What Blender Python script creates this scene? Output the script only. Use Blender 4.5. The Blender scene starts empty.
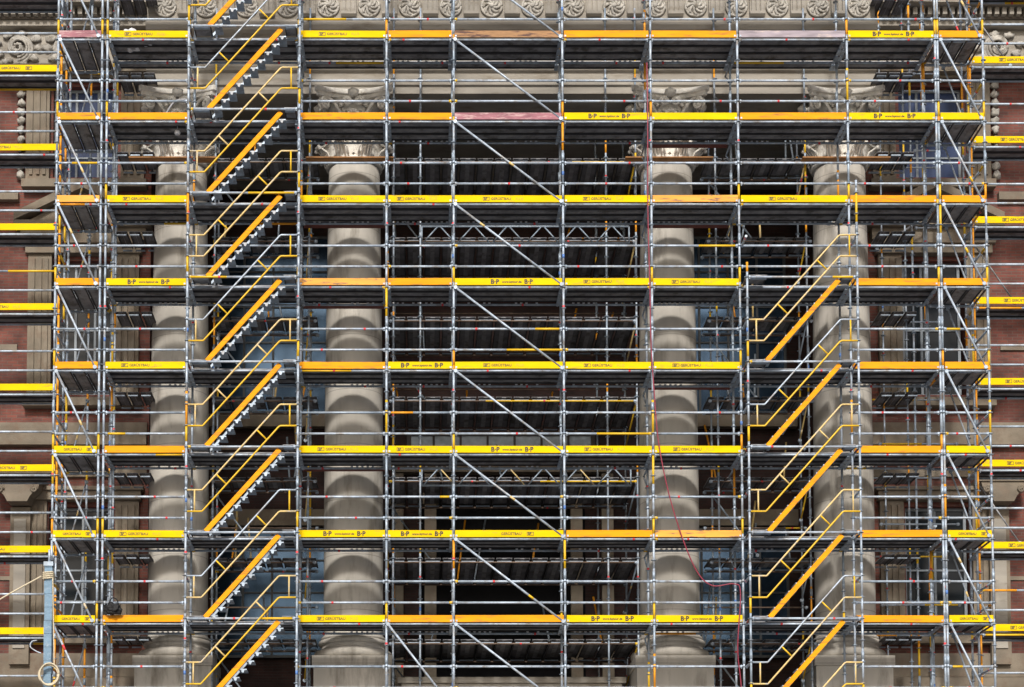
import bpy, bmesh, math, random
from mathutils import Vector, Matrix, noise
random.seed(7)
R = math.radians
PI = math.pi
scene = bpy.context.scene
COL = scene.collection

# ------------------------------------------------------------------ camera
cam_d = bpy.data.cameras.new('camera')
cam = bpy.data.objects.new('camera', cam_d); COL.objects.link(cam)
cam.location = (0, -44, 1.6)
cam.rotation_euler = (R(90 + 3.61), 0, 0)
cam_d.sensor_width = 36; cam_d.sensor_fit = 'HORIZONTAL'
cam_d.lens = 1911.3 / 1024 * 36
cam_d.shift_x = (512 - 417.68) / 1024
cam_d.shift_y = (873.85 - 343.5) / 1024
cam_d.clip_start = 0.5; cam_d.clip_end = 2000
scene.camera = cam

# ------------------------------------------------------------------ light
SUN_EL, SUN_AZ = 34, 4          # azimuth: degrees to the left of the viewing axis, behind the camera
w = bpy.data.worlds.new('World'); scene.world = w; w.use_nodes = True
nt = w.node_tree; bg = nt.nodes['Background']
sky = nt.nodes.new('ShaderNodeTexSky'); sky.sky_type = 'NISHITA'; sky.sun_disc = False
sky.sun_elevation = R(SUN_EL); sky.sun_rotation = R(180 + SUN_AZ)
sky.air_density = 1.0; sky.dust_density = 3.0; sky.ozone_density = 1.0
nt.links.new(sky.outputs[0], bg.inputs[0]); bg.inputs[1].default_value = 0.11
sd = bpy.data.lights.new('sun', 'SUN'); sd.energy = 2.6; sd.angle = R(8); sd.color = (1, 0.95, 0.88)
sun = bpy.data.objects.new('sun', sd); COL.objects.link(sun)
dirv = Vector((-math.sin(R(SUN_AZ)) * math.cos(R(SUN_EL)), -math.cos(R(SUN_AZ)) * math.cos(R(SUN_EL)), math.sin(R(SUN_EL))))
sun.rotation_euler = dirv.to_track_quat('Z', 'Y').to_euler()
sun.location = (0, -30, 60)
scene.view_settings.view_transform = 'Standard'; scene.view_settings.look = 'None'
scene.view_settings.gamma = 1; scene.view_settings.use_curve_mapping = False
scene.view_settings.exposure = 0.22

# ------------------------------------------------------------------ materials
def mat(name, col, rough=.6, metal=0., var=.15, scale=6., col2=None, mask=None, bump=.0, bscale=40., stretch=(1, 1, 1), spec=.5):
    """Principled with noise variation; col2 with a thresholded noise mask gives worn patches."""
    m = bpy.data.materials.new(name); m.use_nodes = True
    t = m.node_tree; b = t.nodes['Principled BSDF']; L = t.links
    b.inputs['Roughness'].default_value = rough; b.inputs['Metallic'].default_value = metal; b.inputs['Specular IOR Level'].default_value = spec
    tc = t.nodes.new('ShaderNodeTexCoord'); mp = t.nodes.new('ShaderNodeMapping'); mp.inputs['Scale'].default_value = stretch
    geo = t.nodes.new('ShaderNodeNewGeometry')
    L.new(geo.outputs['Position'], mp.inputs[0])
    n = t.nodes.new('ShaderNodeTexNoise'); n.inputs['Scale'].default_value = scale; n.inputs['Detail'].default_value = 6
    L.new(mp.outputs[0], n.inputs['Vector'])
    r = t.nodes.new('ShaderNodeMapRange'); r.inputs[1].default_value = .3; r.inputs[2].default_value = .7
    r.inputs[3].default_value = 1 - var; r.inputs[4].default_value = 1 + var
    L.new(n.outputs['Fac'], r.inputs[0])
    mx = t.nodes.new('ShaderNodeMix'); mx.data_type = 'RGBA'; mx.blend_type = 'MULTIPLY'; mx.inputs[0].default_value = 1
    mx.inputs[6].default_value = (*col, 1); L.new(r.outputs[0], mx.inputs[7])
    out = mx.outputs[2]
    if col2:
        n2 = t.nodes.new('ShaderNodeTexNoise'); n2.inputs['Scale'].default_value = mask[0]; n2.inputs['Detail'].default_value = 8
        n2.inputs['Roughness'].default_value = .65
        L.new(mp.outputs[0], n2.inputs['Vector'])
        r2 = t.nodes.new('ShaderNodeMapRange'); r2.inputs[1].default_value = mask[1]; r2.inputs[2].default_value = mask[2]
        L.new(n2.outputs['Fac'], r2.inputs[0])
        m2 = t.nodes.new('ShaderNodeMix'); m2.data_type = 'RGBA'
        L.new(r2.outputs[0], m2.inputs[0]); L.new(out, m2.inputs[6]); m2.inputs[7].default_value = (*col2, 1)
        out = m2.outputs[2]
    L.new(out, b.inputs['Base Color'])
    if bump:
        n3 = t.nodes.new('ShaderNodeTexNoise'); n3.inputs['Scale'].default_value = bscale; n3.inputs['Detail'].default_value = 5
        L.new(geo.outputs['Position'], n3.inputs['Vector'])
        bp = t.nodes.new('ShaderNodeBump'); bp.inputs['Strength'].default_value = bump; bp.inputs['Distance'].default_value = .02
        L.new(n3.outputs['Fac'], bp.inputs['Height']); L.new(bp.outputs[0], b.inputs['Normal'])
    return m

def brick_mat(name, c1, c2, mortar, bw=.26, bh=.078):
    m = bpy.data.materials.new(name); m.use_nodes = True
    t = m.node_tree; b = t.nodes['Principled BSDF']; L = t.links; b.inputs['Roughness'].default_value = .85
    geo = t.nodes.new('ShaderNodeNewGeometry')
    sp = t.nodes.new('ShaderNodeSeparateXYZ'); L.new(geo.outputs['Position'], sp.inputs[0])
    ad = t.nodes.new('ShaderNodeMath'); ad.operation = 'ADD'; L.new(sp.outputs[0], ad.inputs[0]); L.new(sp.outputs[1], ad.inputs[1])
    cb = t.nodes.new('ShaderNodeCombineXYZ'); L.new(ad.outputs[0], cb.inputs[0]); L.new(sp.outputs[2], cb.inputs[1])
    br = t.nodes.new('ShaderNodeTexBrick'); L.new(cb.outputs[0], br.inputs['Vector'])
    br.inputs['Color1'].default_value = (*c1, 1); br.inputs['Color2'].default_value = (*c2, 1); br.inputs['Mortar'].default_value = (*mortar, 1)
    br.inputs['Scale'].default_value = 1; br.inputs['Mortar Size'].default_value = .008; br.inputs['Bias'].default_value = -.1
    br.inputs['Brick Width'].default_value = bw; br.inputs['Row Height'].default_value = bh
    n = t.nodes.new('ShaderNodeTexNoise'); n.inputs['Scale'].default_value = 1.7; n.inputs['Detail'].default_value = 8
    L.new(geo.outputs['Position'], n.inputs['Vector'])
    r = t.nodes.new('ShaderNodeMapRange'); r.inputs[1].default_value = .3; r.inputs[2].default_value = .7; r.inputs[3].default_value = .55; r.inputs[4].default_value = 1.45
    L.new(n.outputs['Fac'], r.inputs[0])
    mx = t.nodes.new('ShaderNodeMix'); mx.data_type = 'RGBA'; mx.blend_type = 'MULTIPLY'; mx.inputs[0].default_value = 1
    L.new(br.outputs['Color'], mx.inputs[6]); L.new(r.outputs[0], mx.inputs[7]); L.new(mx.outputs[2], b.inputs['Base Color'])
    bp = t.nodes.new('ShaderNodeBump'); bp.inputs['Strength'].default_value = .6; bp.inputs['Distance'].default_value = .01; bp.invert = True
    L.new(br.outputs['Fac'], bp.inputs['Height']); L.new(bp.outputs[0], b.inputs['Normal'])
    return m

def drum_mat(name, col):
    """dressed stone with faint horizontal joints and vertical rain streaks"""
    m = mat(name, col, .8, 0, .24, 1.1, (.20, .18, .15), (2.6, .52, .74), .25, 60, (1, 1, .22))
    t = m.node_tree; L = t.links; b = t.nodes['Principled BSDF']
    src = b.inputs['Base Color'].links[0].from_socket
    geo = t.nodes.new('ShaderNodeNewGeometry'); sp = t.nodes.new('ShaderNodeSeparateXYZ'); L.new(geo.outputs['Position'], sp.inputs[0])
    dv = t.nodes.new('ShaderNodeMath'); dv.operation = 'DIVIDE'; dv.inputs[1].default_value = 1.37; L.new(sp.outputs[2], dv.inputs[0])
    fr = t.nodes.new('ShaderNodeMath'); fr.operation = 'FRACT'; L.new(dv.outputs[0], fr.inputs[0])
    lt = t.nodes.new('ShaderNodeMath'); lt.operation = 'LESS_THAN'; lt.inputs[1].default_value = .014; L.new(fr.outputs[0], lt.inputs[0])
    sc = t.nodes.new('ShaderNodeMath'); sc.operation = 'MULTIPLY'; sc.inputs[1].default_value = .45; L.new(lt.outputs[0], sc.inputs[0])
    mx = t.nodes.new('ShaderNodeMix'); mx.data_type = 'RGBA'; L.new(sc.outputs[0], mx.inputs[0]); L.new(src, mx.inputs[6]); mx.inputs[7].default_value = (.1, .09, .08, 1)
    L.new(mx.outputs[2], b.inputs['Base Color'])
    return m

GALV = mat('galvanised_tube', (.46, .54, .64), .5, .25, .2, 9, (.30, .29, .28), (4, .5, .66))
GALV2 = mat('dull_galvanised', (.36, .44, .53), .5, .3, .25, 7, (.25, .27, .3), (4, .5, .7))
YEL = mat('yellow_paint', (.80, .50, .02), .45, 0, .06, 5, (.55, .40, .05), (14, .66, .78))
BOARDY = mat('yellow_board', (.88, .585, .0), .7, 0, .10, 3, (.45, .32, .05), (6, .57, .72), stretch=(.4, 1, 2), spec=.12)
ORG = mat('orange_paint', (.88, .36, .015), .5, 0, .15, 7, (.48, .22, .08), (12, .6, .72))
BOARDO = mat('orange_board', (.90, .36, .008), .7, 0, .12, 4, (.36, .16, .05), (6, .54, .70), stretch=(.35, 1, 2.5), spec=.15)
BOARDW = mat('worn_orange_board', (.86, .38, .04), .65, 0, .2, 4, (.22, .12, .07), (5, .55, .63), stretch=(.4, 1, 2.5))
BOARDP = mat('faded_pink_board', (.34, .14, .17), .75, 0, .3, 6, (.55, .36, .36), (9, .5, .62), stretch=(.4, 1, 2))
BOARDN = mat('bare_wood_board', (.40, .22, .10), .75, 0, .3, 5, (.10, .05, .04), (5, .5, .6), stretch=(.4, 1, 2.5))
BOARDL = mat('faded_lilac_board', (.36, .31, .35), .75, 0, .3, 6, (.6, .5, .45), (8, .55, .66), stretch=(.4, 1, 2))
DECKT = mat('rusty_transom', (.17, .12, .09), .6, .2, .3, 8)
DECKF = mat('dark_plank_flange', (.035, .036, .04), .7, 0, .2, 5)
DECKM = mat('steel_deck', (.30, .305, .325), .55, .25, .3, 5, (.12, .115, .11), (3, .5, .65))
DECKD = mat('shaded_plywood_deck', (.17, .17, .185), .75, 0, .35, 3, (.07, .065, .06), (2, .5, .65))  # toned down so the inner decks carry interior shade in their colour
LEDGE = mat('brown_ledge_board', (.42, .20, .07), .7, 0, .3, 4)
REDPLY = mat('red_brown_plywood', (.16, .045, .035), .7, 0, .25, 4)
CREAM = mat('cream_rail_paint', (.76, .56, .22), .5, 0, .15, 9, (.55, .5, .42), (8, .5, .65))
REDM = mat('red_marking', (.75, .06, .07), .5, 0, .1)
BLUEM = mat('blue_marking', (.10, .22, .55), .5, 0, .1)
INK = mat('black_ink', (.03, .028, .01), .6, 0, .1)
INK2 = mat('faded_ink', (.11, .09, .01), .6, 0, .1)
INK3 = mat('pale_ink', (.55, .42, .03), .6, 0, .1)
TOOTH = mat('dull_aluminium', (.40, .42, .45), .6, .1, .3, 12)
ALU = mat('slot_light_tab', (.75, .78, .82), .35, .3, .1, 8)
STONE = drum_mat('column_stone', (.48, .455, .41))
CARVE = mat('carved_stone', (.44, .42, .38), .85, 0, .3, 5, (.17, .15, .12), (6, .5, .66), .5, 30)
CAPST = mat('capital_stone', (.72, .70, .65), .85, 0, .2, 5, (.30, .26, .20), (6, .56, .74), .6, 24)
STONE2 = mat('cornice_stone', (.34, .315, .275), .85, 0, .25, 1.2, (.22, .19, .15), (2.5, .52, .7), .3, 50, (.4, 1, 2))
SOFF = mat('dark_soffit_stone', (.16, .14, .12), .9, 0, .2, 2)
BRICK = brick_mat('red_brick', (.20, .062, .045), (.12, .045, .038), (.13, .095, .08))
BRICKD = brick_mat('shaded_red_brick', (.045, .018, .016), (.03, .013, .012), (.03, .025, .022))  # near-black: the portico's interior shade is put into the brick colour
TRIM = mat('sandstone_trim', (.23, .195, .15), .85, 0, .22, 2, (.2, .15, .11), (3, .5, .68), .35, 40)
MIRG = mat('reflecting_glass', (.055, .10, .165), .12, .75, .3, .8)
GLASS = mat('window_glass', (.008, .012, .016), .12, 0, .3, .6, spec=.25)
BLUEP = mat('blue_window_panel', (.010, .032, .11), .6, 0, .35, 2)
FRAME = mat('pale_window_frame', (.26, .30, .34), .5, 0, .12)
WRAP = mat('pale_blue_wrap', (.17, .28, .39), .6, 0, .15, 12, (.32, .4, .48), (10, .55, .7), .4, 30)
ROPE = mat('cream_rope', (.66, .58, .42), .85, 0, .2, 60)
HOSEM = mat('dark_red_hose', (.30, .03, .06), .4, 0, .1)
BLACK = mat('black_fabric', (.004, .004, .005), .7, 0, .3, 20, None, None, .5, 30)
WHITEF = mat('white_plastic_sack', (.72, .74, .78), .5, 0, .12, 9, None, None, .6, 18)
PAVE = mat('grey_paving', (.16, .155, .15), .85, 0, .25, .8, (.15, .145, .14), (.3, .5, .7))
ROOFM = mat('slate_roof', (.07, .075, .085), .7, 0, .2, 2)

# ------------------------------------------------------------------ mesh helpers
class MB:
    """collects primitives in world coordinates, becomes ONE mesh object"""
    def __init__(s): s.bm = bmesh.new(); s.mats = []
    def mi(s, m):
        if m not in s.mats: s.mats.append(m)
        return s.mats.index(m)
    def box(s, x0, x1, y0, y1, z0, z1, m):
        i = s.mi(m); v = [s.bm.verts.new(p) for p in ((x0, y0, z0), (x1, y0, z0), (x1, y1, z0), (x0, y1, z0), (x0, y0, z1), (x1, y0, z1), (x1, y1, z1), (x0, y1, z1))]
        for f in ((3, 2, 1, 0), (4, 5, 6, 7), (0, 1, 5, 4), (1, 2, 6, 5), (2, 3, 7, 6), (3, 0, 4, 7)):
            fc = s.bm.faces.new([v[k] for k in f]); fc.material_index = i
        return s
    def tube(s, p, q, r, m, n=8, r2=None):
        p, q = Vector(p), Vector(q); d = q - p
        if d.length < 1e-5: return s
        r2 = r if r2 is None else r2
        i = s.mi(m); d.normalize(); a = d.orthogonal().normalized(); b = d.cross(a)
        r0 = [s.bm.verts.new(p + (a * math.cos(2 * PI * k / n) + b * math.sin(2 * PI * k / n)) * r) for k in range(n)]
        r1 = [s.bm.verts.new(q + (a * math.cos(2 * PI * k / n) + b * math.sin(2 * PI * k / n)) * r2) for k in range(n)]
        for k in range(n):
            f = s.bm.faces.new((r0[k], r0[(k + 1) % n], r1[(k + 1) % n], r1[k])); f.material_index = i; f.smooth = True
        f = s.bm.faces.new(r0[::-1]); f.material_index = i
        f = s.bm.faces.new(r1); f.material_index = i
        return s
    def path(s, pts, r, m, n=8):
        """continuous swept tube"""
        i = s.mi(m); pts = [Vector(p) for p in pts]; rings = []; up = None
        for k, p in enumerate(pts):
            d = (pts[min(k + 1, len(pts) - 1)] - pts[max(k - 1, 0)]).normalized()
            if up is None: up = d.orthogonal().normalized()
            up = (up - d * up.dot(d)).normalized(); b = d.cross(up)
            rings.append([s.bm.verts.new(p + (up * math.cos(2 * PI * j / n) + b * math.sin(2 * PI * j / n)) * r) for j in range(n)])
        for a, b in zip(rings, rings[1:]):
            for j in range(n):
                f = s.bm.faces.new((a[j], a[(j + 1) % n], b[(j + 1) % n], b[j])); f.material_index = i; f.smooth = True
        for q in (rings[0][::-1], rings[-1]):
            f = s.bm.faces.new(q); f.material_index = i
        return s
    def prism(s, pts, axis, a, b, m):
        """2-D outline extruded along axis from a to b"""
        i = s.mi(m)
        def P(u, v, t): return {'x': (t, u, v), 'y': (u, t, v), 'z': (u, v, t)}[axis]
        v0 = [s.bm.verts.new(P(u, v, a)) for u, v in pts]; v1 = [s.bm.verts.new(P(u, v, b)) for u, v in pts]
        n = len(pts); fs = [s.bm.faces.new(v0[::-1]), s.bm.faces.new(v1)]
        for k in range(n): fs.append(s.bm.faces.new((v0[k], v0[(k + 1) % n], v1[(k + 1) % n], v1[k])))
        for f in fs: f.material_index = i
        bmesh.ops.recalc_face_normals(s.bm, faces=fs)
        return s
    def lathe(s, prof, cx, cy, m, n=40, smooth=True):
        i = s.mi(m); rings = []
        for r, z in prof:
            rings.append([s.bm.verts.new((cx + r * math.cos(2 * PI * k / n), cy + r * math.sin(2 * PI * k / n), z)) for k in range(n)])
        for a, b in zip(rings, rings[1:]):
            for k in range(n):
                f = s.bm.faces.new((a[k], a[(k + 1) % n], b[(k + 1) % n], b[k])); f.material_index = i; f.smooth = smooth
        f = s.bm.faces.new(rings[0][::-1]); f.material_index = i
        f = s.bm.faces.new(rings[-1]); f.material_index = i
        return s
    def blob(s, c, rad, m, amp=.25, sub=3, seed=0, freq=2.):
        i = s.mi(m); g = bmesh.ops.create_icosphere(s.bm, subdivisions=sub, radius=1)
        for v in g['verts']:
            k = 1 + amp * noise.noise(v.co * freq + Vector((seed, seed * 2.3, 0)))
            v.co = Vector((c[0] + v.co.x * rad[0] * k, c[1] + v.co.y * rad[1] * k, c[2] + v.co.z * rad[2] * k))
        for v in g['verts']:
            for f in v.link_faces: f.material_index = i; f.smooth = True
        return s
    def build(s, name, parent=None, label=None):
        me = bpy.data.meshes.new(name)
        vs = s.bm.verts
        mn = Vector((min(v.co.x for v in vs), min(v.co.y for v in vs), min(v.co.z for v in vs)))
        mx_ = Vector((max(v.co.x for v in vs), max(v.co.y for v in vs), max(v.co.z for v in vs)))
        org = Vector(((mn.x + mx_.x) / 2, (mn.y + mx_.y) / 2, mn.z))
        for v in vs: v.co -= org
        s.bm.to_mesh(me); s.bm.free()
        for m in s.mats: me.materials.append(m)
        o = bpy.data.objects.new(name, me); COL.objects.link(o)
        o.location = org - (wloc(parent) if parent else Vector())
        if parent: o.parent = parent
        if label: o['label'] = label
        return o

def wloc(o):
    v = Vector()
    while o: v += o.location; o = o.parent
    return v

def thing(name, loc, label, cat, group=None):
    o = bpy.data.objects.new(name, None); COL.objects.link(o); o.location = loc
    o.empty_display_size = .3
    o['label'] = label; o['category'] = cat
    if group: o['group'] = group
    return o
def tag(o, label, cat, group=None):
    o['label'] = label; o['category'] = cat
    if group: o['group'] = group
    return o
def dup(o, parent, offset):
    c = o.copy(); COL.objects.link(c); c.parent = parent; c.location = o.location + Vector(offset)
    for ch in o.children:
        d = ch.copy(); COL.objects.link(d); d.parent = c
    return c
def dup_thing(root, loc, label):
    r = root.copy(); COL.objects.link(r); r.location = loc; r['label'] = label
    for ch in root.children: dup(ch, r, (0, 0, 0))
    return r

# ------------------------------------------------------------------ lettering (flat type on the boards)
def text_mesh(parts, name):
    """parts: list of (string, size, x, z, material, thicken) -> one mesh facing -Y, origin at its middle bottom"""
    mb = MB()
    for (st, size, x, z, m, off) in parts:
        if st == '[]':      # ruled box round the small emblem
            t = .012
            for (a, b, c, d) in ((x, x + size * 1.9, z, z + t), (x, x + size * 1.9, z + size - t, z + size), (x, x + t, z + t, z + size - t), (x + size * 1.9 - t, x + size * 1.9, z + t, z + size - t)):
                mb.box(a, b, -.0015, 0, c, d, m)
            continue
        cu = bpy.data.curves.new('t', 'FONT'); cu.body = st; cu.size = size; cu.offset = off; cu.extrude = .001; cu.resolution_u = 3
        o = bpy.data.objects.new('t', cu); COL.objects.link(o)
        dg = bpy.context.evaluated_depsgraph_get()
        me = bpy.data.meshes.new_from_object(o.evaluated_get(dg))
        bpy.data.objects.remove(o); bpy.data.curves.remove(cu)
        i = mb.mi(m); k0 = len(mb.bm.faces); 
        me.transform(Matrix.Translation((x, 0, z)) @ Matrix.Rotation(R(90), 4, 'X'))
        mb.bm.from_mesh(me); mb.bm.faces.ensure_lookup_table()
        for f in mb.bm.faces[k0:]: f.material_index = i
        bpy.data.meshes.remove(me)
    me = bpy.data.meshes.new(name); mb.bm.to_mesh(me); mb.bm.free()
    for m in mb.mats: me.materials.append(m)
    return me
T_BP = text_mesh([('B·P', .15, 0, -.052, INK, .006)], 'lettering')
T_URL = text_mesh([('www.bptour.de', .072, 0, -.03, INK, .002)], 'lettering')
T_EMB = text_mesh([('[]', .085, 0, -.045, INK2, 0), ('BP', .075, .025, -.03, INK2, .003)], 'emblem')
T_GER = text_mesh([('GERÜSTBAU', .086, 0, -.032, INK2, .002)], 'lettering')
T_PLUS = text_mesh([('PLUS', .086, 0, -.032, INK3, 0)], 'lettering')
BPM = [('lettering', T_BP, -.50), ('lettering', T_URL, -.23), ('lettering', T_BP, .29)]
GPM = [('emblem', T_EMB, -.47), ('lettering', T_GER, -.28), ('lettering', T_PLUS, .30)]
SGM = [('lettering', T_GER, -.40), ('emblem', T_EMB, .20)]
BOARD = {'y': (BOARDY, None), 't': (BOARDY, GPM), 'b': (BOARDY, BPM), 's': (BOARDY, SGM), 'o': (BOARDO, None), 'w': (BOARDW, None),
         'p': (BOARDP, None), 'n': (BOARDN, None), 'l': (BOARDL, None)}
BLAB = {'b': 'bright yellow toe board printed B·P', 'w': 'scuffed orange toe board', 'p': 'faded pink toe board', 'n': 'bare wooden toe board', 'l': 'faded lilac toe board'}

# ------------------------------------------------------------------ scaffold kit
TR = .0275
def toe_board(parent, x0, x1, y, z, kind, shape=None):
    m, txt = BOARD[kind]
    mb = MB(); h = .16
    tw = random.uniform(-.008, .008)
    i = mb.mi(m)
    xa, xb = x0 + .035, x1 - .035
    y0, y1 = y, y + .03
    v = [(xa, y0, z), (xb, y0, z + tw), (xb, y1, z + tw), (xa, y1, z), (xa, y0, z + h), (xb, y0, z + h + tw), (xb, y1, z + h + tw), (xa, y1, z + h)]
    vv = [mb.bm.verts.new(p) for p in v]
    for f in ((3, 2, 1, 0), (4, 5, 6, 7), (0, 1, 5, 4), (1, 2, 6, 5), (2, 3, 7, 6), (3, 0, 4, 7)): mb.bm.faces.new([vv[k] for k in f]).material_index = i
    for xe in (xa + .012, xb - .05):       # steel end fittings
        mb.box(xe, xe + .038, y - .006, y - .0005, z + .012, z + .05, GALV2)
    o = mb.build('toe_board', parent, BLAB.get(kind))
    if txt:
        for nm, me, dx in txt:
            t = bpy.data.objects.new(nm, me); COL.objects.link(t); t.parent = o
            cxp = (x0 + x1) / 2 + {'b': .03, 't': -.05, 's': .08}[kind] * (x1 - x0)
            t.location = Vector((cxp + dx * (.9 if x1 - x0 < 1.3 else 1), y - .004, z + h / 2 + tw / 2)) - wloc(o)
            if x1 - x0 < 1.3: t.scale = (.9, 1, .9)
    return o

def ledger(parent, p, q, name='ledger', yellow=.0, r=TR, m=None):
    """horizontal tube with wedge heads at both ends"""
    p, q = Vector(p), Vector(q); d = (q - p); L = d.length; d.normalize()
    mb = MB(); base = m or (GALV if random.random() < .9 else GALV2)
    a, b = .05, L - .05
    cuts = [(a, b, base)]
    u = random.random()
    if u < yellow:
        c = random.uniform(.3, .8) * L
        cuts = [(a, c, base), (c, b, YEL if random.random() < .7 else ORG)]
        if random.random() < .5: cuts = [(a, L - c, cuts[1][2]), (L - c, b, base)]
    for (s, e, mm) in cuts: mb.tube(p + d * s, p + d * e, r, mm)
    if random.random() < .4:
        c = random.uniform(.15, .85) * L; mb.tube(p + d * c, p + d * (c + .05), r + .003, REDM)
    for s, e in ((.02, .10), (L - .10, L - .02)):
        mb.tube(p + d * s, p + d * e, .033, GALV if random.random() < .8 else random.choice((GALV2, YEL)), 6)
        mid = p + d * ((s + e) / 2); mb.box(mid.x - .009, mid.x + .009, mid.y - .012, mid.y + .012, mid.z - .045, mid.z + .04, GALV2)
    return mb.build(name, parent)

def standard(parent, x, y, z0, z1, colour=.22, r=TR, name='standard', force=None):
    lean = random.uniform(-.02, .02)
    mb = MB(); z = z0
    while z < z1 - .01:
        lv = math.floor((z - .2 + 1e-6) / 2) * 2 + .2
        f = z - lv
        nz = min(z1, lv + (.12 if f < .119 else .52 if f < .519 else 1.3 if f < 1.299 else 2.0))
        u = random.random(); mm = GALV
        if .1 < f < .5 and u < colour * 2.2: mm = YEL if random.random() < .7 else ORG
        elif u < colour * .3: mm = ORG if random.random() < .6 else YEL
        elif u > .85: mm = GALV2
        if force and u > .12: mm = force
        lx = lambda q: x + lean * (q - 10) / 16
        mb.tube((lx(z), y, z), (lx(nz), y, nz), r, mm, 10)
        z = nz
    # couplers: rosettes every half metre
    z = math.ceil((z0 - .2) * 2) / 2 + .2
    while z < z1:
        if z > 5: mb.tube((x, y, z - .006), (x, y, z + .006), .062, GALV2, 8)
        z += .5
    z = math.ceil((z0 - 1.35) / 2) * 2 + 1.35      # spigot joint sleeves
    while z < z1:
        if z > 5:
            mb.tube((x, y, z - .09), (x, y, z + .09), r + .008, GALV2, 8)
            if random.random() < .35: mb.tube((x, y, z + .35), (x, y, z + .41), r + .003, REDM, 8)
            if random.random() < .12: mb.tube((x, y, z - .45), (x, y, z - .36), r + .003, BLUEM, 8)
        z += 2
    if z0 < .5:
        mb.box(x - .09, x + .09, y - .09, y + .09, 0.004, .016, GALV2)
    return mb.build(name, parent)

def deck(parent, x0, x1, y0, y1, z, along='x', m=None, pw=.32, tabs=False, name='deck', label=None):
    """steel planks: folded sheet with side flanges and stiffening ribs under it"""
    m = m or DECKM; mb = MB()
    w = (y1 - y0) if along == 'x' else (x1 - x0)
    n = max(1, round(w / (pw + .02))); step = w / n
    for k in range(n):
        g_ = .024 if m is DECKD else .014
        a = k * step + g_; b = (k + 1) * step - g_
        dz = random.uniform(-.004, .004)
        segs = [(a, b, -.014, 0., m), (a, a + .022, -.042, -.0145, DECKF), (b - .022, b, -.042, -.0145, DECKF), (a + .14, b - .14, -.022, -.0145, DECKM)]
        for (s, e, l, h, mm) in segs:
            if along == 'x': mb.box(x0 + .03, x1 - .03, y0 + s, y0 + e, z + l + dz, z + h + dz, mm)
            else: mb.box(x0 + s, x0 + e, y0 + .02, y1 - .02, z + l + dz, z + h + dz, mm)
        # claws at both ends hooked over the transoms
        if along == 'x':
            for xe in (x0 + .005, x1 - .095): mb.box(xe, xe + .09, y0 + a + .02, y0 + b - .02, z - .105, z - .078, GALV2)
        else:
            for ye in (y0 + .005, y1 - .065): mb.box(x0 + a + .02, x0 + b - .02, ye, ye + .06, z - .105, z - .078, GALV2)
    if tabs and along == 'x':       # pale tabs stand in for light through slots in the rear flange
        for g in range(2):
            g0 = x0 + (x1 - x0) * (.14 if g == 0 else .58)
            for q in range(5):
                if random.random() < .85: mb.box(g0 + q * .125, g0 + q * .125 + .055, y1 - .008, y1 + .006, z - .085, z - .044, ALU)
    return mb.build(name, parent, label)

def brace(parent, p, q, name='diagonal_brace', m=None, r=.026):
    mb = MB(); p, q = Vector(p), Vector(q); d = (q - p); L = d.length; d.normalize()
    mb.tube(p, q, r, m or GALV)
    c = random.uniform(.2, .8) * L
    if random.random() < .5: mb.tube(p + d * c, p + d * (c + .14), r + .001, random.choice((CREAM, CREAM, YEL, REDM)))
    for e in (p, q): mb.tube(e + Vector((0, -.03, 0)), e + Vector((0, .04, 0)), .045, GALV2, 8)
    return mb.build(name, parent)

LV = [8.2 + 2 * i for i in range(10)]          # 8.2 ... 26.2  (24.2 is the topmost deck in the picture)
XB, XC, XD, XE, XF, XG, XH, XI, XJ, XK = -7.35, -5.41, -2.81, -.727, .838, 3.43, 5.502, 7.58, 10.162, 12.255
BAYS = [('BC', XB, XC), ('CD', XC, XD), ('DE', XD, XE), ('EF', XE, XF), ('FG', XF, XG), ('GH', XG, XH), ('HI', XH, XI), ('IJ', XI, XJ), ('JK', XJ, XK)]
ROWS = {24.2: 'pttonoolbo', 22.2: 'oooopbyoby', 20.2: 'wtttttwtoo', 18.2: 'obwobtt-oo', 16.2: 'otobttt-oo', 14.2: 'sottbtt-oy', 12.2: 'stbbsow-os', 10.2: 'sotoobb-os',
        8.2: 'otoytob-ot', 26.2: 'tyotoybtoy'}
BIDX = {'BC': 1, 'DE': 2, 'EF': 3, 'FG': 4, 'GH': 5, 'HI': 6, 'IJ': 7, 'JK': 8}
def rowz(z): return ROWS[round(z, 1)]

# ================================================================== THE SETTING
g = MB(); g.box(-700, 700, -600, 900, -.5, 0, PAVE)
gr = g.build('ground'); gr['kind'] = 'structure'

# ================================================================== BUILDING
bld = thing('museum_building', (2.3, 8, 0), 'sandstone and red brick building with a four column portico, behind the scaffolding', 'building')
CX = 2.33                                      # portico axis
COLX = [-5.93, -1.59, 6.24, 10.58]; CY = 2.78

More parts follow.
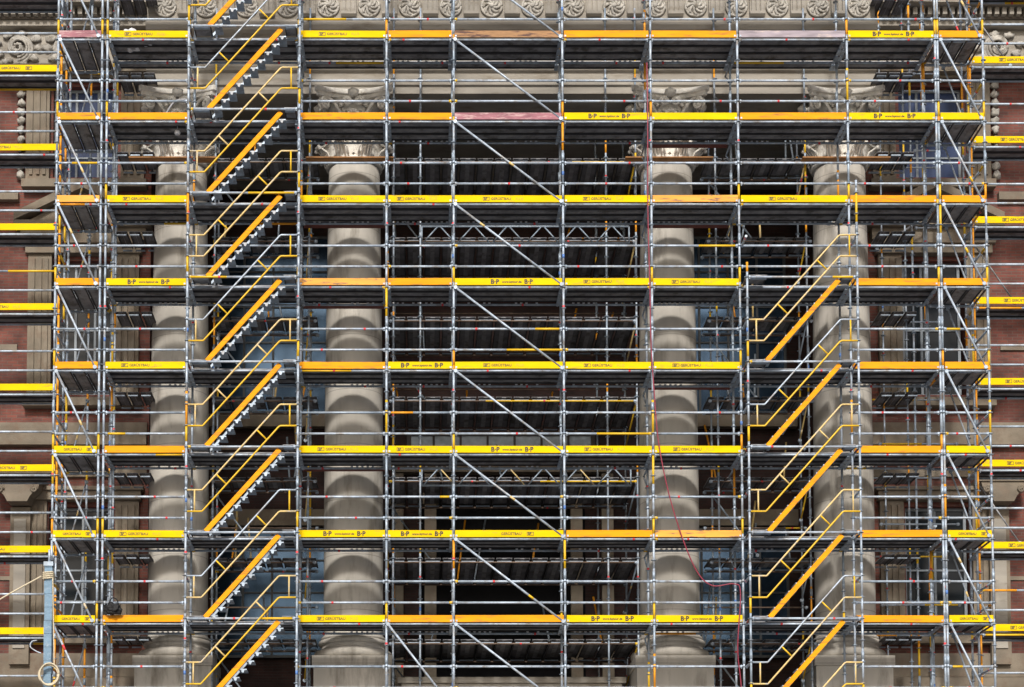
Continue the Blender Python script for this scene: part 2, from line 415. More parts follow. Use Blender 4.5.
def corinthian(cx, cy, z0, z1, r):
    mb = MB(); H = z1 - z0
    mb.lathe([(r * 1.0, z0 - .06), (r * 1.07, z0 - .05), (r * 1.07, z0 + .0), (r * .98, z0 + .04), (r * .98, z0 + H * .5), (r * 1.06, z0 + H * .75), (r * 1.25, z0 + H * .87)], cx, cy, CAPST, 32)
    def leaf(ang, zb, h, wd, out, rr):
        i = mb.mi(CAPST); nu, nv = 6, 8; grid = []
        for a in range(nv + 1):
            t = a / nv; row = []
            z = zb + h * (math.sin(t * PI * .62) / math.sin(PI * .62 if t > 1 else PI * .5) if t < .81 else 1 - (t - .81) * 1.1)
            ro = rr + .03 + out * t ** 2.4
            ww = wd * (.55 + .6 * math.sin(PI * min(1, t * 1.05 + .1))) * (1 if t < .8 else (1.05 - t) * 4)
            for b in range(nu + 1):
                s = (b / nu - .5)
                scallop = 1 + .16 * math.sin(t * 26)
                da = s * ww * scallop / rr
                rib = -.07 * abs(s) * 2 + .03 * math.cos(s * 22) + .03 * math.sin(t * 26)
                row.append(mb.bm.verts.new((cx + (ro + rib) * math.cos(ang + da), cy + (ro + rib) * math.sin(ang + da), z)))
            grid.append(row)
        inner = [[mb.bm.verts.new((v.co.x - .035 * math.cos(ang), v.co.y - .035 * math.sin(ang), v.co.z - .012)) for v in row] for row in grid]
        def q(*v): f = mb.bm.faces.new(v); f.material_index = i; f.smooth = True
        for a in range(nv):
            for b in range(nu):
                q(grid[a][b], grid[a][b + 1], grid[a + 1][b + 1], grid[a + 1][b]); q(inner[a][b + 1], inner[a][b], inner[a + 1][b], inner[a + 1][b + 1])
            q(grid[a][0], grid[a + 1][0], inner[a + 1][0], inner[a][0]); q(grid[a + 1][nu], grid[a][nu], inner[a][nu], inner[a + 1][nu])
        for b in range(nu): q(grid[nv][b], grid[nv][b + 1], inner[nv][b + 1], inner[nv][b])
    for (ph, zt_, rt, wd) in ((PI / 8, z0 + H * .225, r * 1.03 + .29, .15), (0, z0 + .1 + H * .55, r + .34, .14)):
        for k in range(8):      # curled leaf tips with scalloped lips and ribs
            a = ph + 2 * PI * k / 8; ca, sa = math.cos(a), math.sin(a)
            for q in range(-2, 3):
                u = q * wd * .42; dz = -.018 * q * q
                mb.blob((cx + rt * ca - u * sa, cy + rt * sa + u * ca, zt_ + dz), (.05, .05, .055), CAPST, .4, 1, k + q, 3)
                mb.path([(cx + (r + .05) * ca - u * 1.3 * sa, cy + (r + .05) * sa + u * 1.3 * ca, zt_ - H * .2), (cx + (r + .11) * ca - u * 1.2 * sa, cy + (r + .11) * sa + u * 1.2 * ca, zt_ - H * .1), (cx + (rt - .04) * ca - u * sa, cy + (rt - .04) * sa + u * ca, zt_ + dz)], .024, CAPST, 6)
    for k in range(8): leaf(2 * PI * k / 8 + PI / 8, z0 + .0, H * .25, .52, .30, r * 1.03)
    for k in range(8): leaf(2 * PI * k / 8, z0 + .1, H * .60, .42, .36, r * 1.0)
    for k in range(8): leaf(2 * PI * k / 8 + PI / 8, z0 + H * .42, H * .38, .3, .2, r * 1.0)
    # volutes at the corners, small ones at the middles
    zt = z0 + H * .87
    for k in range(4):
        a = PI / 4 + k * PI / 2
        for sgn in (-1, 1):
            pts = []
            for j in range(26):
                t = j / 25
                if t < .4:
                    rr = r * (1.0 + .55 * (t / .4)); zz = z0 + H * .55 + (zt - z0 - H * .55) * math.sin(t / .4 * PI / 2); off = sgn * .28 * (1 - t / .4) + sgn * .05
                else:
                    u = (t - .4) / .6; rad = .15 * (1 - .75 * u); an = PI / 2 - u * 3.2 * PI
                    rr = r * 1.55 + rad * math.cos(an); zz = zt - .15 + rad * math.sin(an); off = sgn * .05
                pts.append((cx + rr * math.cos(a) - off * math.sin(a), cy + rr * math.sin(a) + off * math.cos(a), zz))
            mb.path(pts, .042, CAPST, 6)
        b = k * PI / 2
        for sgn in (-1, 1):
            c0 = Vector((cx + r * 1.28 * math.cos(b) - sgn * .14 * math.sin(b), cy + r * 1.28 * math.sin(b) + sgn * .14 * math.cos(b), zt - .14))
            pts = []
            for j in range(18):
                u = j / 17; rad = .12 * (1 - .7 * u); an = u * 3.4 * PI
                pts.append(c0 + Vector((-math.sin(b) * rad * math.cos(an) * sgn, math.cos(b) * rad * math.cos(an) * sgn, rad * math.sin(an))))
            mb.path(pts, .032, CAPST, 6)
        mb.blob((cx + r * 1.35 * math.cos(b), cy + r * 1.35 * math.sin(b), zt + .06), (.13, .13, .12), CAPST, .5, 2, k, 4)
    # abacus with hollow sides, two steps
    for (zA, zB, e) in ((zt, zt + H * .06, 0), (zt + H * .06, z1, .05)):
        pts = []
        hc = r * 1.38 + e
        for k in range(4):
            a = k * PI / 2
            for j in range(9):
                t = -1 + j / 4
                depth = hc - .24 * (1 - t * t)
                u = t * (hc - .06)
                pts.append((cx + depth * math.cos(a) - u * math.sin(a), cy + depth * math.sin(a) + u * math.cos(a)))
        mb.prism(pts, 'z', zA, zB, CAPST)
    return mb

def build_column(cx):
    o = bpy.data.objects.new('column', None); COL.objects.link(o); o.parent = bld
    o.location = Vector((cx, CY, 9.78)) - wloc(bld); o.empty_display_size = .2
    prof = []
    for j in range(31):
        t = j / 30; z = 10.42 + (22.2 - 10.42) * t
        rr = .735 - .10 * (max(0, t - .25) / .75) ** 1.6
        prof.append((rr, z))
    prof = [(.80, 10.3), (.80, 10.36), (.75, 10.4)] + prof
    MB().lathe(prof, cx, CY, STONE, 64).build('shaft', o)
    bp = []
    for (c, rr, zc, h) in ((.80, .10, 10.22, .07), (.86, .13, 9.93, .12)):
        pass
    def torus_prof(r0, zc, h):
        return [(r0 + h * math.cos(a) , zc + h * math.sin(a)) for a in [(-90 + 18 * q) * PI / 180 for q in range(11)]]
    prof = torus_prof(.86, 9.91, .12) + [(.84, 10.04), (.80, 10.08), (.79, 10.12), (.81, 10.15)] + torus_prof(.80, 10.22, .065) + [(.78, 10.298)]
    MB().lathe(prof, cx, CY, STONE, 64).build('base', o)
    mb = MB(); mb.box(cx - .97, cx + .97, CY - .97, CY + .97, 9.55, 9.788, STONE); mb.box(cx - .93, cx + .93, CY - .93, CY + .93, 7.0, 9.546, STONE)
    mb.box(cx - 1.02, cx + 1.02, CY - 1.02, CY + 1.02, 6.7, 6.997, STONE)
    mb.build('pedestal', o)
    corinthian(cx, CY, 22.3, 24.0, .66).build('capital', o)
    return o
c0 = build_column(COLX[0])
for x in COLX[1:]: dup(c0, bld, (x - COLX[0], 0, 0))

# entablature over the columns
EX0, EX1 = -6.75, 11.41
FY = 2.12
ent = MB()
prof = [(8.0, 24.0), (2.3, 24.0), (2.3, 24.18), (2.24, 24.2), (2.24, 24.5), (2.16, 24.53), (2.10, 24.6), (2.06, 24.72), (2.06, 24.86), (2.2, 24.9), (2.26, 24.96), (2.26, 25.42), (2.12, 25.46),
        (2.02, 25.5), (1.96, 25.6), (1.96, 25.68), (2.06, 25.72), (2.1, 25.8), (2.22, 25.84), (2.26, 25.9), (2.26, 26.75), (1.9, 26.85), (1.75, 27.0), (1.7, 27.3), (8.0, 27.3)]
ent.prism(prof, 'x', EX0, EX1, STONE2)
ento = ent.build('entablature', bld)
def rosette(cx, y, cz, rr=.25):
    mb = MB(); pts = [(cx + rr * math.cos(a), y - .03, cz + rr * math.sin(a)) for a in [2 * PI * k / 28 for k in range(29)]]
    mb.path(pts, .035, CARVE, 6)
    for k in range(8):
        a = 2 * PI * k / 8
        ps = []
        for j in range(6):
            t = j / 5; q = a + t * .9; d = .05 + t * (rr - .07)
            ps.append((cx + d * math.cos(q), y - .07 + .03 * t, cz + d * math.sin(q)))
        mb.path(ps, .036, CARVE, 6)
    mb.blob((cx, y - .09, cz), (.065, .05, .065), CARVE, .2, 2)
    i = mb.mi(CARVE)
    mb.prism([(cx + rr * math.cos(a), cz + rr * math.sin(a)) for a in [2 * PI * k / 28 for k in range(28)]], 'y', y - .035, y - .002, CARVE)
    return mb
r0 = rosette(-6.3, 2.255, 26.2).build('rosette', ento)
def triglyph(cx, y):
    mb = MB(); mb.box(cx - .19, cx + .19, y - .10, y - .002, 25.98, 26.74, STONE2)
    for dx in (-.15, -.035, .08): mb.box(cx + dx, cx + dx + .07, y - .155, y - .102, 26.02, 26.74, STONE2)
    mb.prism([(y - .103, 25.9), (y - .103, 26.0), (y - .17, 26.02), (y - .17, 25.95)], 'x', cx - .19, cx + .19, STONE2)
    return mb
t0 = triglyph(-5.79, 2.255).build('bracket_block', ento)
for k in range(1, 18):
    c = r0.copy(); COL.objects.link(c); c.parent = ento; c.location = r0.location + Vector((k * 1.018, 0, 0))
for k in range(1, 17):
    c = t0.copy(); COL.objects.link(c); c.parent = ento; c.location = t0.location + Vector((k * 1.018, 0, 0))

# walls
mb = MB()
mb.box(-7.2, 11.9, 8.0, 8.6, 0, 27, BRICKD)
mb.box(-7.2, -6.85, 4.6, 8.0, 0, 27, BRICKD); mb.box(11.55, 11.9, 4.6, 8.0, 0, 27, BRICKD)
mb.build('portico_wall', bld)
MB().box(-6.84, 11.54, 1.9, 7.99, 6.2, 6.69, STONE2).build('podium_floor', bld)
mb = MB()
mb.box(-6.84, 11.54, 2.2, 2.9, 0, 6.195, STONE2)
mb.build('podium', bld)
MB().prism([(4.2, 27.32), (9, 30.5), (30, 30.5), (34, 27.32)], 'x', -40, 45, ROOFM).build('roof', bld)
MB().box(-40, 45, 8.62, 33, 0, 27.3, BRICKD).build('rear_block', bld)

def window(x0, x1, y, z0, z1, nx=2, nz=3, pane=GLASS, frame=FRAME, surround=True, fw=.07):
    mb = MB()
    mb.box(x0, x0 + fw, y - .06, y + .02, z0, z1, frame); mb.box(x1 - fw, x1, y - .06, y + .02, z0, z1, frame)
    mb.box(x0 + fw, x1 - fw, y - .06, y + .02, z0, z0 + fw, frame); mb.box(x0 + fw, x1 - fw, y - .06, y + .02, z1 - fw, z1, frame)
    for k in range(1, nx):
        xm = x0 + (x1 - x0) * k / nx; mb.box(xm - .03, xm + .03, y - .055, y + .015, z0 + fw, z1 - fw, frame)
    for k in range(1, nz):
        zm = z0 + (z1 - z0) * k / nz
        for j in range(nx):
            xa = x0 + (x1 - x0) * j / nx + (fw if j == 0 else .03); xb = x0 + (x1 - x0) * (j + 1) / nx - (fw if j == nx - 1 else .03)
            mb.box(xa, xb, y - .05, y + .01, zm - .022, zm + .022, frame)
    wo = mb.build('window', bld)
    MB().box(x0 + .01, x1 - .01, y - .012, y - .004, z0 + .01, z1 - .01, pane).build('pane', wo)
    return wo
TRIMD = mat('dark_window_bar', (.06, .07, .08), .5)
# windows on the wall behind the columns
for (a, b) in ((-5.6, -2.4), (7.0, 10.2)):
    window(a, b, 7.9, 17.6, 22.6, 4, 5, MIRG, TRIMD); window(a, b, 7.9, 10.8, 14.4, 4, 4, MIRG, TRIMD)
    MB().box(a - .25, b + .25, 7.7, 7.95, 17.2, 17.55, TRIM).build('window_sill', bld)
    MB().box(a - .25, b + .25, 7.75, 7.95, 14.45, 14.9, TRIM).build('window_lintel', bld)
window(-.3, 4.9, 7.9, 16.3, 17.1, 7, 1, mat('pale_glass', (.42, .5, .58), .2, 0, .2), mat('dark_frame', (.05, .04, .04), .6), fw=.12)
MB().box(-.6, 5.3, 7.6, 7.95, 15.9, 16.22, TRIM).build('string_course', bld)
mb = MB(); mb.box(.1, 4.6, 7.86, 7.95, 9, 15.2, mat('dark_door', (.006, .006, .007), .8, spec=.1)); mb.build('portal_door', bld)  # door colour kept near black to paint in the portal's shade
for x in (-.55, .35, 4.35, 5.2):
    mb = MB(); mb.box(x - .16, x + .16, 7.6, 7.85, 8, 15.85, TRIM); mb.box(x - .22, x + .22, 7.55, 7.852, 15.0, 15.3, TRIM); mb.build('pilaster', bld)
mb = MB()
mb.box(-.4, 5.1, 3.3, 3.5, 6.7, 9.35, STONE2); mb.box(-.5, 5.2, 3.25, 3.55, 9.353, 9.5, STONE2); mb.build('balustrade_wall', bld)

def wing(mir):
    """one brick wing; mir maps x of the left wing to the right one"""
    X = (lambda a, b: (a, b)) if mir == 0 else (lambda a, b: (2 * CX - b, 2 * CX - a))
    def bx(mb, a, b, y0, y1, z0, z1, m): p = X(a, b); mb.box(p[0], p[1], y0, y1, z0, z1, m)
    WY = 4.0
    wins = [(-9.4, -7.7, 10.8, 14.0), (-9.35, -7.75, 16.9, 20.4), (-9.45, -7.65, 22.6, 25.0)]
    mb = MB(); bx(mb, -40, -9.4, WY, WY + .6, 0, 27, BRICK); bx(mb, -7.75, -6.86, WY, WY + .6, 0, 27, BRICK)
    zz = [0] + [v for w_ in wins for v in (w_[2], w_[3])] + [27]
    for k in range(0, len(zz), 2): bx(mb, -9.4, -7.75, WY, WY + .6, zz[k], zz[k + 1], BRICK)
    mb.build('brick_wall', bld)
    for k, (a, b, z0, z1) in enumerate(wins):
        p = X(a + .05, b - .05)
        window(p[0], p[1], WY + .25, z0, z1, 3 if k else 2, 4, BLUEP if k == 2 else GLASS)
        mb = MB()
        bx(mb, a - .62, a - .02, WY - .16, WY - .003, z0 - .15, z1 + .12, TRIM)
        bx(mb, b + .02, b + .62, WY - .16, WY - .003, z0 - .15, z1 + .12, TRIM)
        for dx in (-.52, -.34, -.18):
            bx(mb, a + dx, a + dx + .08, WY - .21, WY - .163, z0, z1, TRIM); bx(mb, b - dx - .08, b - dx, WY - .21, WY - .163, z0, z1, TRIM)
        bx(mb, a - .68, b + .68, WY - .26, WY - .003, z1 + .123, z1 + .35, TRIM)
        bx(mb, a - .75, b + .75, WY - .34, WY - .003, z1 + .353, z1 + .45, TRIM)
        bx(mb, a - .7, b + .7, WY - .3, WY - .003, z0 - .36, z0 - .153, TRIM)
        mb.build('window_surround', bld)
        if k == 1:       # triangular pediment
            mb = MB(); bx(mb, a - .8, b + .8, WY - .3, WY - .003, z1 + .453, z1 + .75, TRIM); bx(mb, a - .95, b + .95, WY - .46, WY - .003, z1 + .753, z1 + .9, TRIM); mb.build('window_entablature', bld)
            mb = MB(); xa, xb = X(a - .95, b + .95); xm = (xa + xb) / 2; zb = z1 + .905
            for (s, e) in ((xa, xm), (xb, xm)):
                mb.prism([(s, zb), (e, zb + .85), (e, zb + 1.08), (s, zb + .2)], 'y', WY - .45, WY - .01, TRIM)
            mb.prism([(xa + .2, zb + .01), (xb - .2, zb + .01), (xm, zb + .85)], 'y', WY - .2, WY - .004, TRIM)
            mb.build('pediment', bld)
    # carved strip beside the upper window, horizontal mouldings
    mb = MB()
    p = X(-10.32, -10.1)
    for k in range(11):
        mb.blob(((p[0] + p[1]) / 2, WY - .1, 22.6 + k * .24), (.1, .09, .1), CARVE, .8, 2, k, 3)
    mb.build('carved_garland', bld)
    for (z0, z1, pr) in ((15.55, 15.8, .22), (15.83, 16.15, .12), (9.6, 10.2, .18), (9.2, 9.57, .3), (21.95, 22.15, .18), (18.05, 18.2, .06), (14.75, 14.95, .1), (12.1, 12.2, .04)):
        mb = MB(); bx(mb, -40, -10.25 if z0 > 17 or z0 == 12.1 else -6.9, WY - pr, WY - .002, z0, z1, TRIM); mb.build('stone_band', bld)
    # flat pilaster with scrolled corbel head
    for xc in (-10.05,):
        p = X(xc - .25, xc + .25); mb = MB(); mb.box(p[0], p[1], WY - .32, WY - .17, 9.9, 13.9, TRIM)
        mb.box(p[0] + .1, p[1] - .1, WY - .36, WY - .323, 10.3, 13.6, STONE2)
        mb.build('pilaster', bld)
        mb = MB(); pr = []
        q = X(xc - .55, xc + .55)
        pts = [(q[0] + .3, 13.95), (q[0] + .22, 14.1), (q[0] + .02, 14.3), (q[0] - .02, 14.45), (q[1] + .02, 14.45), (q[1] - .02, 14.3), (q[1] - .22, 14.1), (q[1] - .3, 13.95)]
        mb.prism(pts, 'y', WY - .75, WY - .05, TRIM)
        mb.box(q[0] - .1, q[1] + .1, WY - .8, WY - .03, 14.453, 14.56, TRIM)
        for s in (q[0] + .12, q[1] - .12):
            c = [(s + .1 * (1 - t / 16) * math.cos(t * .8), WY - .78, 14.25 + .1 * (1 - t / 16) * math.sin(t * .8)) for t in range(15)]
            mb.path(c, .03, TRIM, 6)
        mb.build('corbel', bld)
    # frieze: plain ground with scroll ornament, shelf, cornice with dentils
    mb = MB(); bx(mb, -40, -6.9, WY - .12, WY - .003, 25.4, 26.45, STONE2); bx(mb, -40, -6.9, WY - .45, WY - .003, 25.2, 25.397, TRIM); mb.build('frieze', bld)
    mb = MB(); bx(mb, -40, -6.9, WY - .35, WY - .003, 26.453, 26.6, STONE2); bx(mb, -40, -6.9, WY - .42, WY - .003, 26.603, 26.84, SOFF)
    bx(mb, -40, -6.9, WY - .8, WY - .003, 26.843, 27.1, STONE2); bx(mb, -40, -6.9, WY - .95, WY - .003, 27.103, 27.31, STONE2)
    mb.build('cornice', bld)
    mb = MB()
    for k in range(30):
        xa = -12.5 + k * .19; bx(mb, xa, xa + .11, WY - .58, WY - .423, 26.64, 26.838, STONE2)
    mb.build('dentil_row', bld)
    for xc, s in ((-10.3, 1), (-9.0, -1), (-11.6, -1)):
        xm = sum(X(xc, xc)) / 2; sg = s if mir == 0 else -s
        mb = MB()
        for q in range(3):
            pts = []
            for j in range(40):
                t = j / 39; rad = (.42 - q * .07) * (1 - .8 * t); an = -PI / 2 + t * 2.6 * PI
                pts.append((xm + sg * (rad * math.cos(an)), WY - .18 - .03 * q, 25.95 + rad * math.sin(an)))
            mb.path(pts, .05 - q * .008, CARVE, 6)
        for j in range(9):
            a = j * .7; mb.blob((xm + sg * (.5 + .05 * math.sin(a * 3)) * math.cos(a) * 1.1, WY - .17, 25.93 + .4 * math.sin(a)), (.13, .07, .09), CARVE, .8, 2, j, 3)
        for j in range(8): mb.blob((xm + .09 * math.cos(j * .8), WY - .22, 25.95 + .09 * math.sin(j * .8)), (.05, .04, .05), CARVE, .3, 1, j)
        mb.build('scroll_ornament', bld)
wing(0); wing(1)

# ================================================================== MAIN FRONT SCAFFOLD
ms = thing('facade_scaffold', (CX, .55, 0), 'wide central tube scaffold with yellow and orange boards, standing before the columns', 'scaffolding')
TOP = 27.6
for x in (XB, XC, XD, XE, XF, XG, XH, XI, XJ, XK):
    standard(ms, x, 0, 0, TOP, .2)
    standard(ms, x, 1.09, 0, TOP, .15)
for z in LV:
    rk = rowz(z)
    for (b, x0, x1) in BAYS:
        ledger(ms, (x0, 0, z), (x1, 0, z), 'ledger', .06)
        ledger(ms, (x0, 1.09, z - .02), (x1, 1.09, z - .02), 'support_tube', .12, m=GALV2)
        stair_here = b == 'CD' or (b == 'IJ' and z < 18.3)
        if stair_here: deck(ms, x0, x1, .06, 1.1, z + .075, tabs=True)
        else: deck(ms, x0, x1, .06, 1.08, z + .075, tabs=True)
        if not stair_here:
            if rk[BIDX[b]] != '-': toe_board(ms, x0, x1, -.062, z + .035, rk[BIDX[b]])
        if not stair_here or z == 18.2:
            ledger(ms, (x0, 0, z + 1), (x1, 0, z + 1), 'guard_rail', .06)
            ledger(ms, (x0, 0, z + .5), (x1, 0, z + .5), 'mid_rail', .07)
    for x in (XB, XC, XD, XE, XF, XG, XH, XI, XJ, XK):
        ledger(ms, (x, .03, z), (x, 1.06, z), 'transom', .1, .024, DECKT)
    brace(ms, (XF + .05, -.05, z - .02), (XG - .05, -.05, z - 1.95))
brace(ms, (XE + .04, -.05, 10.18), (XF - .04, -.05, 8.25))
# bracket decks widen the topmost level towards the entablature
for (b, x0, x1) in BAYS:
    if b != 'CD': deck(ms, x0, x1, 1.16, 1.5, 24.27, name='bracket_deck')
for (b, x0, x1), zs in (((BAYS[2]), (20.2, 18.2, 14.2)), ((BAYS[6]), (20.2, 22.2, 16.2))):
    for z in zs: MB().box(x0 + .05, x1 - .05, 1.12, 1.36, z - .02, z + .0, REDPLY).build('plywood_infill', ms)
for (b, x0, x1) in (BAYS[0], BAYS[1], BAYS[2], BAYS[6], BAYS[7], BAYS[8]):
    for z in LV[:7]: deck(ms, x0 + .05, x1 - .05, 1.18, 1.76, z + .30, name='shadow_plank')  # added out of view, raised to cast arched shadows on the columns
for x in COLX: MB().box(x - 1.15, x + 1.0, 1.6, 1.9, 22.05, 22.08, LEDGE).build('ledge_board', ms)
# short console brackets behind the inner standards
for z in LV[1:9]:
    for x in (XD, XE, XH, XI):
        mb = MB(); mb.tube((x, 1.1, z - .03), (x, 1.8, z - .03), .022, GALV2); mb.tube((x, 1.1, z - .5), (x, 1.75, z - .05), .018, GALV2); mb.build('console_bracket', ms)

# ================================================================== CORNER SCAFFOLDS
def corner(name_label, x0, x1, idx, xin, sgn):
    t = thing('corner_scaffold', ((x0 + x1) / 2, .8, 0), name_label, 'scaffolding', None)
    YB = 1.6 if sgn > 0 else 1.22
    for x in (x0, x1):
        standard(t, x, 0, 0, TOP, .25); standard(t, x, YB, 0, TOP, .3)
    for x in ((x0 + .25, x1 - .15) if sgn > 0 else (x0 + .15, x1 - .25)): standard(t, x, 3.1, 0, TOP, .3)
    for z in LV:
        k = rowz(z)[idx]
        ledger(t, (x0, 0, z), (x1, 0, z), 'ledger', .1); ledger(t, (x0, YB, z), (x1, YB, z), 'support_tube', .12, m=GALV2)
        ledger(t, (x0, 0, z + 1), (x1, 0, z + 1), 'guard_rail', .2); ledger(t, (x0, 0, z + .5), (x1, 0, z + .5), 'mid_rail', .2)
        ledger(t, (x0, .03, z), (x0, YB - .03, z), 'transom', .1, .024, DECKT); ledger(t, (x1, .03, z), (x1, YB - .03, z), 'transom', .1, .024, DECKT)
        xo = x0 if sgn > 0 else x1
        ledger(t, (xo, .03, z + 1), (xo, YB - .03, z + 1), 'end_rail', .3); ledger(t, (xo, .03, z + .5), (xo, YB - .03, z + .5), 'end_rail', .3)
        ledger(t, (x0 + .2, 3.1, z + .7), (x1 - .2, 3.1, z + .7), 'tie_tube', .4, .022)
        deck(t, x0 + .03, x1 - .03, .03, YB + .04, z + .075, along='y')
        toe_board(t, x0, x1, -.062, z + .035, k)
        brace(t, (x0 + .07, -.05, z - .03), (x1 - .1, -.05, z - 1.93))
        if sgn < 0: brace(t, (x0 + .5, YB + .05, z - .05), (x1 - .05, YB + .05, z - 1.6), r=.022)
        else: brace(t, (x0 + .5, YB + .05, z - .2), (x0 + .1, YB + .05, z - 1.7), r=.02)
    # deeper landing towards the portico side
    for z in LV[1:]:
        if sgn > 0: deck(t, xin, xin + .95, 1.65, 2.7, z + .03, along='y', m=DECKD, name='inner_deck')
        else: deck(t, xin - .95, xin, 1.65, 2.7, z + .03, along='y', m=DECKD, name='inner_deck')
    return t
corner('narrow scaffold tower at the left corner, with a faded pink topmost board', -8.533, -7.465, 0, -7.4, 1)
rc = corner('narrow scaffold tower at the right corner, with yellow and orange boards', 12.32, 13.408, 9, 12.2, -1)
for x, y in ((11.75, 3.3), (12.05, 2.2), (11.4, 4.0), (12.9, 3.6)): standard(rc, x, y, 0, TOP, .3, .022, 'prop_tube')
for z in LV[1:9]:
    ledger(rc, (11.3, 2.2, z + .9), (13.3, 2.2, z + .9), 'tie_tube', .4, .022)
    ledger(rc, (11.2, 3.3, z + .35), (13.2, 3.3, z + .35), 'tie_tube', .5, .022)
    if int(z) % 4 == 0: brace(rc, (11.6, 3.2, z + .2), (12.95, 3.2, z + 1.1), m=DECKM, r=.03)

# ================================================================== WING SCAFFOLDS
def wing_scaffold(label, xs, kinds, sgn, Y0=1.79):
    t = thing('wing_scaffold', (sum(xs) / len(xs), 2.1, 0), label, 'scaffolding')
    Y1 = Y0 + .71
    for i, x in enumerate(xs):
        standard(t, x, Y0, 0, TOP, .2, force=ORG if i == 0 else None); standard(t, x, Y1, 0, TOP, .2)
    for k, z in enumerate(reversed(LV)):
        for j, (a, b) in enumerate(zip(xs, xs[1:])):
            x0, x1 = min(a, b), max(a, b)
            ledger(t, (x0, Y0, z), (x1, Y0, z), 'ledger', .3); ledger(t, (x0, Y1, z), (x1, Y1, z), 'support_tube', .12, m=GALV2)
            ledger(t, (x0, Y0, z + 1.08), (x1, Y0, z + 1.08), 'guard_rail', .15); ledger(t, (x0, Y0, z + .6), (x1, Y0, z + .6), 'mid_rail', .15)
            toe_board(t, x0, x1, Y0 - .062, z + .09, kinds[(k + j * 3) % len(kinds)])
            deck(t, x0, x1, Y0 + .05, Y1 + .02, z + .075, tabs=False)
            if (k + j) % 3 == 0 and sgn < 0: brace(t, (x0 + .2, Y1, z - .1), (x0 + 1.2, Y1, z - 1.6), m=DECKM, r=.02)
        for x in xs: ledger(t, (x, Y0 + .03, z), (x, Y1 - .03, z), 'transom', .2)
    return t
wing_scaffold('side scaffold in front of the left brick wing, with a bright orange end post', [-8.78, -11.35, -13.92], 'tstytystyt', 1)
wing_scaffold('side scaffold in front of the right brick wing, seen past the right corner', [13.5, 16.07, 18.64], 'tttttttttt', -1, 1.36)

# ================================================================== STAIR TOWERS
def stair_tower(label, x0, x1, yf, yb, levels, own_posts):
    t = thing('stair_tower', ((x0 + x1) / 2, (yf + yb) / 2, 0), label, 'stairs', 'zigzag stairs of the scaffold')
    ox = x0
    if own_posts:
        standard(t, x0, yf, 0, min(TOP, levels[-1] + 2.35), .2); standard(t, x1, yf, 0, min(TOP, levels[-1] + 4.3), .2)
    teeth = x0 < 0
    for li, z in enumerate(levels):
        fl = bpy.data.objects.new('stair_flight', None); COL.objects.link(fl); fl.parent = t
        fl.location = Vector(((x0 + x1) / 2, yf, z)) - wloc(t); fl.empty_display_size = .2
        xa, xb = ox + .51, ox + 2.14                       # stringer ends
        for y in (yf + .04, yf + .56):
            mb = MB(); d = Vector((1.63, 0, 1.85)).normalized(); n_ = Vector((-d.z, 0, d.x)) * (.056 if y < yf + .3 else .025)
            A = Vector((xa - .06, 0, z + .035)); B = Vector((xb, 0, z + 1.95))
            pts = [(A - n_), (B - n_), (B + n_), (A + n_)]
            pts = [(p.x, p.z) for p in pts]
            pts[0] = (A.x + n_.x * -1 - .0, A.z - n_.z)
            mb.prism(pts, 'y', y, y + .035, GALV2 if y > yf + .3 else BOARDO)
            mb.build('stringer', fl)
        for k in range(10):
            zz = z + .08 + k * .19; xx = xa + (.05 if teeth else -.12) + (zz - z - .08) * (1.63 / 1.85)
            mb = MB(); mb.box(xx - .0, xx + .18, yf + .08, yf + .555, zz - .015, zz + .01, GALV2)
            if teeth: mb.prism([(xx + .05, zz + .008), (xx + .14, zz + .008), (xx + .105, zz - .08), (xx + .065, zz - .065)], 'y', yf + .077, yf + .083, TOOTH if z > 15 else GALV2)
            mb.build('tread', fl)
        col = (CREAM, YEL, GALV, CREAM)[(li * 3 + int(x0)) % 4]
        yr = yf - .04
        for h, col in ((.98, (CREAM, GALV, CREAM)[li % 3]), (.48, (YEL, CREAM, YEL, YEL)[li % 4])):
            MB().path([(ox + .03, yr, z + h), (ox + .37, yr, z + h), (ox + .40, yr, z + h + .03), (ox + 2.13, yr, z + 1.98 + h), (ox + 2.17, yr, z + 2 + h), (ox + 2.54, yr, z + 2 + h)], .021, col).build('handrail', fl)
        MB().tube((ox + .2, yr, z + .48), (ox + .2, yr, z + .98), .019, CREAM).build('rail_post', fl)
        MB().tube((ox + 2.38, yr, z + 2.48), (ox + 2.38, yr, z + 2.98), .019, random.choice((CREAM, YEL))).build('rail_post', fl)
        for f in (.18, .70):
            px, pz = ox + .38 + 1.78 * f, z + .98 + 2 * f
            MB().tube((px, yr, pz), (px + .22, yr, pz - .22), .019, YEL if li % 3 else CREAM).build('rail_link', fl)
    for z in levels + [levels[-1] + 2]:
        ledger(t, (x0, yf, z), (x1, yf, z), 'ledger', .2)
        if 1:
            for x in (x0, x1):
                ledger(t, (x, yf, z), (x, -.05, z), 'transom', .2, .024, DECKT); ledger(t, (x, yf, z + .98), (x, -.05, z + .98), 'end_rail', .2)
        for (a, b) in ((x0 + .06, x0 + .50), (x1 - .36, x1 - .06)):
            deck(t, a, b, yf + .05, yf + .60, z + .075, along='y', m=DECKM, name='landing')
    return t
stair_tower('left stair tower, its orange flights climbing to the right on all levels of the front', -5.33, -2.77, -.65, -.05, LV[:10], True)
stair_tower('shorter right stair tower with orange flights, standing proud of the facade scaffold', 7.63, 10.19, -.65, -.05, [6.2, 8.2, 10.2, 12.2, 14.2, 16.2], True)

